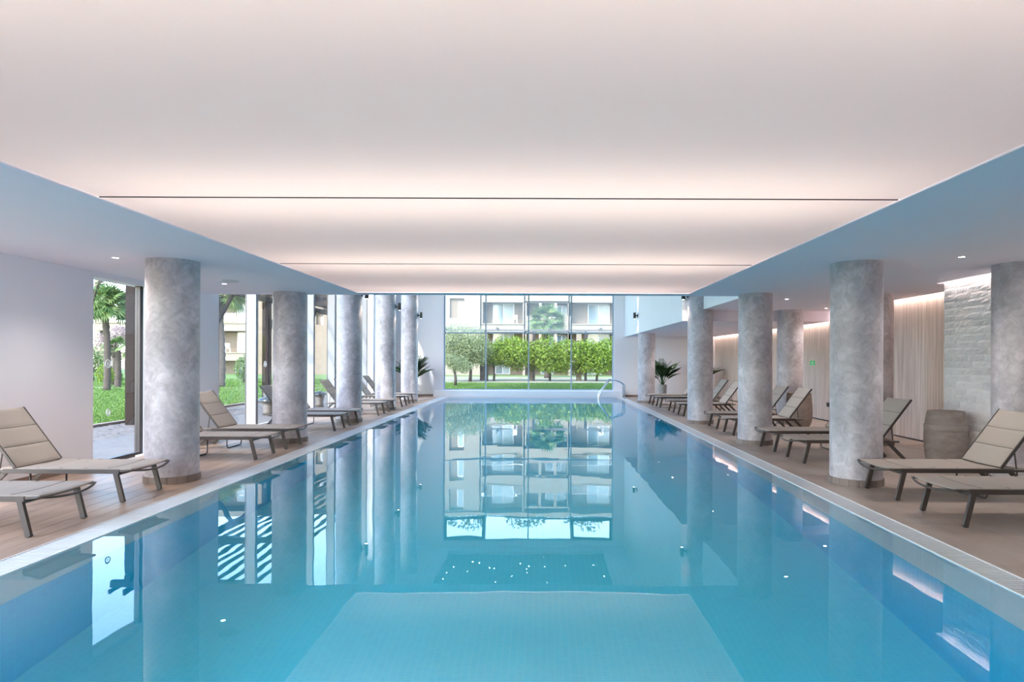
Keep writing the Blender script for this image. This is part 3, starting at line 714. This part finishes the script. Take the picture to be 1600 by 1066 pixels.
# grass blades where the lawn shows from indoors
def grass(n, fn, h, label):
    P = fn(n); a = rng.uniform(0, 2*PI, n); hh = rng.uniform(.5, 1, n)*h; w = .012+.0009*P[:, 1]
    dx, dy = np.cos(a)*w, np.sin(a)*w; lean = rng.normal(0, .4, (n, 2))*hh[:, None]
    V = np.empty((n, 3, 3)); V[:, 0] = np.c_[P[:, 0]-dx, P[:, 1]-dy, np.full(n, -.062)]; V[:, 1] = np.c_[P[:, 0]+dx, P[:, 1]+dy, np.full(n, -.062)]
    V[:, 2] = np.c_[P[:, 0]+lean[:, 0], P[:, 1]+lean[:, 1], -.062+hh]
    me = bpy.data.meshes.new('grass'); me.from_pydata(V.reshape(-1, 3).tolist(), [], np.arange(3*n).reshape(n, 3).tolist()); me.materials.append(leafmat('blades', (.05, .12, .015), (.15, .25, .045)))
    o = bpy.data.objects.new('grass', me); C.objects.link(o); tag(o, label, 'grass', kind='stuff')
def left_strip(n):
    y = rng.uniform(12, 48, n)**1.0; u = rng.uniform(-.74, -.30, n); x = u*y; x = np.where(x > -10.0, -10.0-rng.uniform(0, 3, n), x); return np.c_[x, y]
grass(60000, left_strip, .07, 'sunlit lawn grass beyond the kerb on the left')
grass(50000, lambda n: np.c_[rng.uniform(-9, 8, n), rng.uniform(26.5, 41.4, n)], .07, 'dark green lawn grass beyond the far window')

def foliage(blobs, n, size, m, parent, squash=1.0):
    """thousands of small leaves through overlapping blobs"""
    W = np.array([b_[3] * b_[4] for b_ in blobs]); W /= W.sum(); idx = rng.choice(len(blobs), n, p=W)
    B = np.array(blobs)[idx]; d = rng.normal(size=(n, 3)); d /= np.linalg.norm(d, axis=1)[:, None]
    rr = rng.uniform(.35, 1, n)**.5*(1+.12*np.sin(7*d[:, 0]+5*d[:, 1])*np.cos(6*d[:, 2]+3*d[:, 0]))
    Pn = B[:, :3] + d*rr[:, None]*B[:, [3, 3, 4]]
    a = rng.normal(size=(n, 3))+d*.6; a /= np.linalg.norm(a, axis=1)[:, None]; t = np.cross(a, rng.normal(size=(n, 3))); t /= np.linalg.norm(t, axis=1)[:, None]; u = np.cross(a, t)
    s = size*rng.uniform(.6, 1.25, n)[:, None]
    V = np.stack([Pn-t*s, Pn+u*s*.38, Pn+t*s, Pn-u*s*.38], 1)
    me = bpy.data.meshes.new('foliage'); me.from_pydata(V.reshape(-1, 3).tolist(), [], np.arange(4*n).reshape(n, 4).tolist()); me.materials.append(m)
    o = bpy.data.objects.new('foliage', me); C.objects.link(o); o.parent = parent; o['kind'] = 'stuff'; return o
def tree(name, x, y, trunk_h, r, blobs, n, size, m, label, cat='tree', group=None, forks=3, tm=None):
    e = empty(name, (x, y, -.08), 0, label, cat, group)
    b = MB(); b.tube([(0, 0, 0), (.04, .02, trunk_h*.5), (.0, .0, trunk_h)], [r*1.25, r, r*.85], 10)
    for k in range(forks):
        a = k*2*PI/max(forks, 1)+.4; q = blobs[k % len(blobs)]; tx, ty, tz = q[0]*.8+.4*math.cos(a)*q[3]*.5, q[1]*.8+.4*math.sin(a)*q[3]*.5, q[2]
        b.tube([(0, 0, trunk_h*.92), (tx*.5, ty*.5, trunk_h+(tz-trunk_h)*.5+.05), (tx, ty, tz+.1)], [r*.7, r*.5, r*.22], 8)
    b.build('trunk', tm or bark, e); foliage(blobs, n, size, m, e); return e
def crown(x0, x1, z0, z1, k=9, dep=1.3, seed=0):
    x0 -= .15; x1 += .15; k += 4; r = random.Random(seed); w_ = x1-x0; h_ = z1-z0; out = []
    for i in range(k):
        br = r.uniform(.42, .58)*h_*.62; out.append((x0+br*.8+(w_-1.6*br)*(i/(k-1) if k > 1 else .5), r.uniform(-dep/2, dep/2), z0+br*.9+(h_-1.8*br)*r.random(), br, br*.95))
    return out
# row of clipped round-headed trees beyond the far window
for i, (pa, pb, pt, pbm, lab) in enumerate(((753, 829, 524, 581, 'clipped bright green tree, left one of the row beyond the far window'), (822, 896, 525, 584, 'clipped bright green tree, middle one of the row with drooping bottom'),
                                            (890, 966, 523, 586, 'clipped bright green tree, right one of the row near the window edge'), (960, 1040, 524, 584, 'clipped bright green tree beyond the window edge, hidden from inside'))):
    Y = 45.5; a = at(pa, pbm, Y); c = at(pb, pt, Y); cx = (a.x+c.x)/2 + (-.9, .0, .2, 0)[i]
    bl = [(x-cx, y, z+.08, r, rz) for (x, y, z, r, rz) in crown(a.x, c.x, a.z, c.z, 10, 1.6, i)]
    tree('clipped_tree', cx, Y, 1.0, .075, bl, 10000, .10, leaf_ficus, lab, group='clipped trees beyond the far window', forks=4)
a = at(700, 590, 43.5); c = at(764, 503, 43.5)
tree('olive_tree', -4.9, 43.5, 1.4, .10, [(x+4.9, y, z+.08, r, rz) for (x, y, z, r, rz) in crown(a.x-1, c.x, a.z+.3, c.z, 12, 2, 11)], 15000, .07, leaf_olive, 'large grey green tree at the left edge of the far window', forks=5)
tree('olive_tree', -3.9, 45.0, 1.4, .10, [(x+3.9, y, z+.08, r, rz) for (x, y, z, r, rz) in crown(-6.2, -3.6, .9, 3.2, 7, 1, 13)], 9000, .08, leaf_ficus, 'dense green shrub tree behind the grey green tree', forks=5)
a = at(695, 584, 36.5); c = at(734, 552, 36.5)
tree('young_olive', at(711, 600, 36.5).x, 36.5, .75, .085, [(x-at(711, 600, 36.5).x, y, z+.08, r, rz) for (x, y, z, r, rz) in crown(a.x, c.x, a.z, c.z, 6, .8, 5)], 3000, .05, leaf_olive, 'small pale olive tree on the lawn before the large tree', forks=4)
# slim concrete posts between the trees, with a cable between them
for px, s in ((757, 'left'), (829.5, 'middle'), (904.5, 'right')):
    p = at(px, 594, 46.6); e = empty('concrete_post', (p.x, 46.6, -.08), 0, f'cream square garden post between the clipped trees, {s} one', 'post', 'cream garden posts')
    MB().box(-.19, .19, -.19, .19, 0, 3.6).build('shaft', cream, e, bevel=.02); MB().box(-.22, .22, -.22, .22, 3.6, 3.68).build('cap', cream, e)
for px, s in ((752, 'left'), (834, 'middle'), (915, 'right')):
    p = at(px, 594, 46.2); e = empty('steel_post', (p.x, 46.2, -.08), 0, f'thin dark steel post beside the cream garden post, {s} one', 'post', 'dark steel garden posts')
    MB().box(-.09, .09, -.09, .09, 0, 3.7).build('shaft', frame_dark, e)
e = empty('pergola_beam', (0, 46.4, 3.6), 0, 'long pale garden pergola beam above the clipped trees', 'beam')
MB().box(-8, 9, -.06, .06, 0, .12).build('beam', terrace_m, e)
for k in range(5): MB().box(-7+k*3.8-.04, -7+k*3.8+.04, -1.2, 1.2, .12, .22).build('rafter', terrace_m, e)

# fan palms
def fan_mesh(R, seg=13):
    b = MB(); b.tube([(0, 0, 0), (R*.25, 0, R*.12), (R*.5, 0, R*.16)], .012*R/.8, 4); o = Vector((R*.5, 0, R*.16))
    for k in range(seg):
        t = -1.5+3.0*k/(seg-1); d = Vector((math.cos(t), math.sin(t), -.05)); s = Vector((-math.sin(t), math.cos(t), 0)); L = R*(.62-.10*abs(t)/1.5)
        b.add([o, o+d*L*.45+s*.05*R, o+d*L+Vector((0, 0, -.12*R)), o+d*L*.45-s*.05*R, o+d*L*.45+Vector((0, 0, .02*R))], [(0, 1, 4), (0, 4, 3), (4, 1, 2), (3, 4, 2)])
    return b
def fan_palm(x, y, zc, R, trunk_r, label, n=34, group='fan palms outdoors'):
    e = empty('fan_palm', (x, y, -.08), 0, label, 'palm tree', group)
    pts = []; rs = []
    for k in range(26):
        z = zc*k/25; pts.append((.05*math.sin(z), .04*math.cos(z*.8), z)); rs.append(trunk_r*(1.12 if k % 2 else .9)*(1.1-.15*k/25))
    MB().tube(pts, rs, 12).build('trunk', bark_palm, e)
    base = fan_mesh(R).build('frond', leaf_fan, e)
    for k in range(n):
        fr = base if k == 0 else inst(base, 'frond', e)
        el = -1.25+2.0*(k/n)**.8; a = k*2.399
        fr.location = (0, 0, zc); fr.rotation_euler = Euler((random.uniform(-1, 1), el, a), 'XYZ')
    return e
p = at(872, 510, 53); fan_palm(at(854, 510, 53).x, 53, 4.7, 1.7, .2, 'fan palm rising above the clipped trees in the far window', 30)
p = at(166, 480, 30); fan_palm(p.x, 30, p.z+.1, 1.15, .14, 'fan palm on the lawn left, seen past the near white wall', 44)
p = at(173, 480, 33); fan_palm(p.x+.2, 33.2, 2.0, .8, .14, 'shorter fan palm just right of the taller one on the left lawn', 10)
p = at(152, 430, 27); fan_palm(at(345, 470, 34).x, 34, at(345, 470, 34).z+.3, 1.4, .17, 'fan palm behind the edge of the second white wall', 30)
p = at(178, 530, 36)
tree('pink_tree', p.x, 36, 1.6, .12, [(x-p.x, y, z+.08, r, rz) for (x, y, z, r, rz) in crown(p.x-.9, p.x+1.6, at(170, 552, 36).z, at(170, 505, 36).z, 8, 1.6, 3)], 5000, .06, leaf_pink, 'pink blossoming tree behind the fan palm on the left lawn', forks=5)
p = at(148, 440, 24)
tree('leafy_tree', p.x-.3, 24, 3.2, .07, [(.2, 0, 3.9, .55, .9), (.5, .3, 4.6, .4, .5), (-.3, 0, 3.3, .5, .6), (.9, 0, 5.1, .5, .35)], 900, .055, leaf_mid, 'thin leafy tree against the sky at the edge of the near white wall', forks=4)
p = at(149, 570, 42)
tree('round_bush', p.x-.2, 42, .5, .08, [(0, 0, 1.2, 1.0, 1.0), (-1, 0, 1.8, 1.2, 1.2)], 5000, .07, leaf_mid, 'dark bush at the foot of the apartment building, far left', forks=2)
for px, pt, Y, s in ((380, 556, 40, 'bush on the lawn beside the first white fin'), (166, 568, 36, 'small bright bush at the foot of the fan palms')):
    a = at(px, pt, Y); h = a.z+.08
    tree('garden_bush', a.x, Y, h*.3, .06, [(0, 0, h*.55, .55, h*.45), (.35, .1, h*.4, .5, h*.35)], 3500, .055, leaf_ficus if Y < 38 else leaf_mid, 'green ' + s, 'bush', forks=2)

# outdoor bins with domed lids
for px, py, r, s in ((419, 630, .22, 'before the second left column'), (499.5, 619, .20, 'seen between the tall white fins')):
    Y = 16.9 if px < 450 else 19.9; p = at(px, 600, Y)
    e = empty('outdoor_bin', (p.x, Y, -.02), 0, f'round outdoor litter bin with black domed lid {s}', 'bin', 'outdoor litter bins')
    MB().lathe([(.001, 0), (r*.62, 0), (r*.62, .10), (r*.55, .12), (r*.82, .38), (.001, .38)], n=24).build('body', mat('bin_body', (.09, .075, .065), .6), e)
    MB().lathe([(r*1.15, .38), (r*1.15, .41), (r*.9, .46), (r*.3, .49), (.001, .49)], n=24).build('lid', mat('bin_lid', (.02, .03, .04), .15), e)

# pergola along the terrace
e = empty('pergola', (-9.35, 20, 0), 0, 'brown steel pergola on posts along the terrace outside the left glazing', 'pergola')
for y in (14.4, 17.9, 21.4, 24.9, 28.4):
    q = MB().box(-.10, .10, -.14, .14, -.08, 3.42).box(.10, .14, -.05, .05, -.08, 3.42).build('post', pergola_m, e); q.location = (0, y-20, 0)
    q = MB().box(-.16, .20, -.20, .20, -.08, -.03).build('base_plate', frame_dark, e); q.location = (0, y-20, 0)
    q = MB().box(-.5, 2.75, -.05, .05, 3.60, 3.78).build('rafter', pergola_m, e); q.location = (0, y-20, 0)
    if y > 15: MB().bar((0, y-20, 2.3), (0, y-20+1.1, 3.42), .08, .10).build('brace', pergola_m, e)
MB().box(-.07, .07, 14.2-20, 28.8-20, 3.42, 3.60).build('beam', pergola_m, e)
sl_ = MB().box(-.03, .03, 14.2-20, 28.8-20, 3.78, 3.86).build('slat', pergola_m, e); sl_.location = (-.4, 0, 0)
for k in range(1, 10): inst(sl_, 'slat', e, (-.4+k*.33, 0, 0))

# apartment building, one long block parallel to the far window
BY = 62.0; RC = 1.6
bd = empty('apartment_building', (0, BY, 0), 0, 'cream and beige apartment building with balconies beyond the garden', 'building')
FL = [2.13, 5.07, 8.0, 10.95]
def piece(name, m, *q, parent=bd):
    b = MB(); [b.box(*k) for k in q]; return b.build(name, m, parent)
def door_in(x0, x1, z0, z1, y, panes=2, m=bglass, fr=None):
    f = MB(); t = .07
    f.box(x0, x1, y-.06, y, z1-t, z1).box(x0, x1, y-.06, y, z0, z0+t*.7)
    for k in range(panes+1):
        xx = x0+(x1-x0-t)*k/panes; f.box(xx, xx+t, y-.06, y, z0, z1)
    o = f.build('window', frame_white, bd)
    for k in range(panes):
        a = x0+(x1-x0-t)*k/panes+t; c = x0+(x1-x0-t)*(k+1)/panes
        MB().box(a, c, y-.03, y-.02, z0+t*.7, z1-t).build('pane', m if k % 2 == 0 else bglass2, o)
chair_proto = None
def chair(x, z, y, label):
    global chair_proto
    if chair_proto is None:
        e = empty('garden_chair')
        MB().box(-.22, .22, -.22, .22, .40, .44).build('seat', white_flat, e); MB().box(-.22, .22, .19, .23, .44, .88).build('backrest', white_flat, e, bevel=.02)
        for sx in (-1, 1):
            for sy in (-1, 1): MB().bar((sx*.19, sy*.19, .4), (sx*.22, sy*.22, 0), .04, .04).build('leg', white_flat, e)
        chair_proto = e; o = e
    else: o = copy_tree(chair_proto, None, kid_map(chair_proto))
    o.location = (x, y, z); o.rotation_euler = (0, 0, PI+.3); tag(o, label, 'chair', 'white balcony chairs')
def balcony(x0, x1, fi, doors, rail=True, back=True):
    z = FL[fi]; zt = FL[fi+1]-.85 if fi+1 < len(FL) else z+2.3
    piece('slab', cream, (x0, x1, -.05, RC, z-.85, z-.02))
    piece('ledge', cream, (x0, x1, -.14, -.05, z-.12, z-.02))
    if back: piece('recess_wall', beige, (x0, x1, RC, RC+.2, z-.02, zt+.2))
    for (a, c, h) in doors: door_in(a, c, z, z+h, RC-.01, 2)
    if rail:
        o = piece('glass_rail', glass_m, (x0+.1, x1-.1, -.03, -.015, z+.05, z+.85)); piece('rail_top', frame_white, (x0+.05, x1-.05, -.05, 0, z+.85, z+.89))
def wallseg(x0, x1, z0, z1, m=cream, wins=()):
    # solid wall with punched window holes
    xs_ = sorted({x0, x1, *[w_[0] for w_ in wins], *[w_[1] for w_ in wins]}); 
    q = []
    for a, c in zip(xs_[:-1], xs_[1:]):
        hs = sorted([(w_[2], w_[3]) for w_ in wins if w_[0] <= a+1e-6 and w_[1] >= c-1e-6]); z = z0
        for h0, h1 in hs: q.append((a, c, 0, .3, z, h0)); z = h1
        q.append((a, c, 0, .3, z, z1))
    piece('wall', m, *q)
    for w_ in wins:
        piece('reveal', beige, (w_[0], w_[1], .3, .35, w_[2], w_[3])); door_in(w_[0]+.55*(w_[1]-w_[0]), w_[1], w_[2], w_[3]-.3, .29, 1)
TOP = 13.6
# right portion, as seen through the far window
Xw = lambda px: (px-845)*BY/980
wins = [(Xw(702.5), Xw(725), FL[k]+.5, FL[k]+2.45) for k in (1, 2, 3)]
wallseg(-20.0, Xw(752), -.1, TOP, cream, wins + [(-17.5, -16, FL[k]+.5, FL[k]+2) for k in (0, 1, 2, 3)])
for k in (0, 1, 2, 3):
    balcony(Xw(752), Xw(818.5), k, [(Xw(768), Xw(802), 2.1)], rail=(k > 1))
    balcony(Xw(890), Xw(962), k, [(Xw(920), Xw(955), 2.05)], rail=(k > 1))
    # middle bay with slender piers over a solid parapet
    z = FL[k]; p0, p1 = Xw(818.5), Xw(890)
    piece('parapet', cream, (p0, p1, 0, .2, z-.85, z+.75))
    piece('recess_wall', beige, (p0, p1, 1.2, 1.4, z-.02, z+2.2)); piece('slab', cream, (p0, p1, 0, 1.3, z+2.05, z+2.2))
    for px in (820.5, 844, 868, 889.2): piece('pier', cream, (Xw(px)-.13, Xw(px)+.13, 0, .25, z+.75, z+2.1))
    door_in(Xw(853), Xw(866), z+.6, z+1.9, 1.19, 1); door_in(Xw(870), Xw(886), z+.75, z+1.85, 1.19, 2)
for px in (752, 818.5, 890, 962): piece('party_wall', cream, (Xw(px)-.12, Xw(px)+.12, 0, RC, -.1, TOP))
wallseg(Xw(962), 20, -.1, TOP, cream, [(9, 10.5, FL[k]+.5, FL[k]+2.2) for k in (0, 1, 2, 3)])
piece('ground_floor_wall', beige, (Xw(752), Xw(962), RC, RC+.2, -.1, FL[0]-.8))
for a, c in ((Xw(772), Xw(796)), (Xw(845), Xw(866)), (Xw(915), Xw(945))): door_in(a, c, 0, 1.9-.6, RC-.01, 2)
chair(Xw(803.5), FL[1], BY+.9, 'white chair on the second floor balcony left of the middle piers'); chair(Xw(940), FL[1], BY+.9, 'white chair on the second floor balcony near the right window edge')
# left portion, seen past the white walls
Xq = lambda px: (px-845)*BY/980
for k in (0, 1, 2, 3):
    balcony(-33.8, Xq(402), k, [(Xq(359), Xq(388), 2.05)], rail=(k > 0))
    balcony(-44.0, -38.0, k, [], rail=True, back=False)
    piece('recess_wall', beige, (-41.9, -38.0, RC, RC+.2, FL[k]-.02, FL[k]+2.15))
wallseg(Xq(402), -20.0, -.1, TOP, beige, [(Xq(494), Xq(505), FL[k]-.2, FL[k]+.9) for k in (1, 2, 3)] + [(Xq(410), Xq(420), FL[k]+.3, FL[k]+1.5) for k in (0, 1, 2)])
wallseg(-38.0, -33.8, -.1, TOP, cream, [(-36.8, -35.2, FL[k]+.3, FL[k]+1.8) for k in (0, 1, 2)])
piece('ground_floor_wall', beige, (-42.2, -38, RC, RC+.2, -.1, FL[0]-.8), (-33.8, Xq(402), RC, RC+.2, -.1, FL[0]-.8))
door_in(Xq(356), Xq(376), 0, 1.3, RC-.01, 2); door_in(-41.7, -39.5, -.05, 1.3, RC-.01, 2, beige)
piece('corner_pier', cream, (-44.1, -43.6, 0, .5, -.1, TOP)); piece('party_wall', cream, (-33.9, -33.7, 0, RC, -.1, TOP))
piece('roof', cream, (-38.0, 20, -.3, 10, TOP, TOP+.3), (-38, 20, 9.8, 10, 0, TOP))
for px, k in ((357, 1), (375, 1), (349.5, 0), (370, 0)):
    chair(Xq(px), FL[k], BY+.8, f'white chair on the left part balcony, {"upper" if k else "lower"} floor, {"left" if px < 360 else "right"} one')
# trees behind the building
for k, x in enumerate((-16, -9, -2, 5, 12)):
    tree('tall_tree', x, 74, 12, .3, [(0, 0, 16, 3.4, 2.6), (2.5, 0, 15, 2.6, 2.2), (-2.4, 1, 15.2, 2.6, 2.4)], 2500, .28, leaf_mid, f'tall tree behind the apartment roof, {ordn[k]} from the left, seen only in the pool reflection', group='tall trees behind the apartment building')
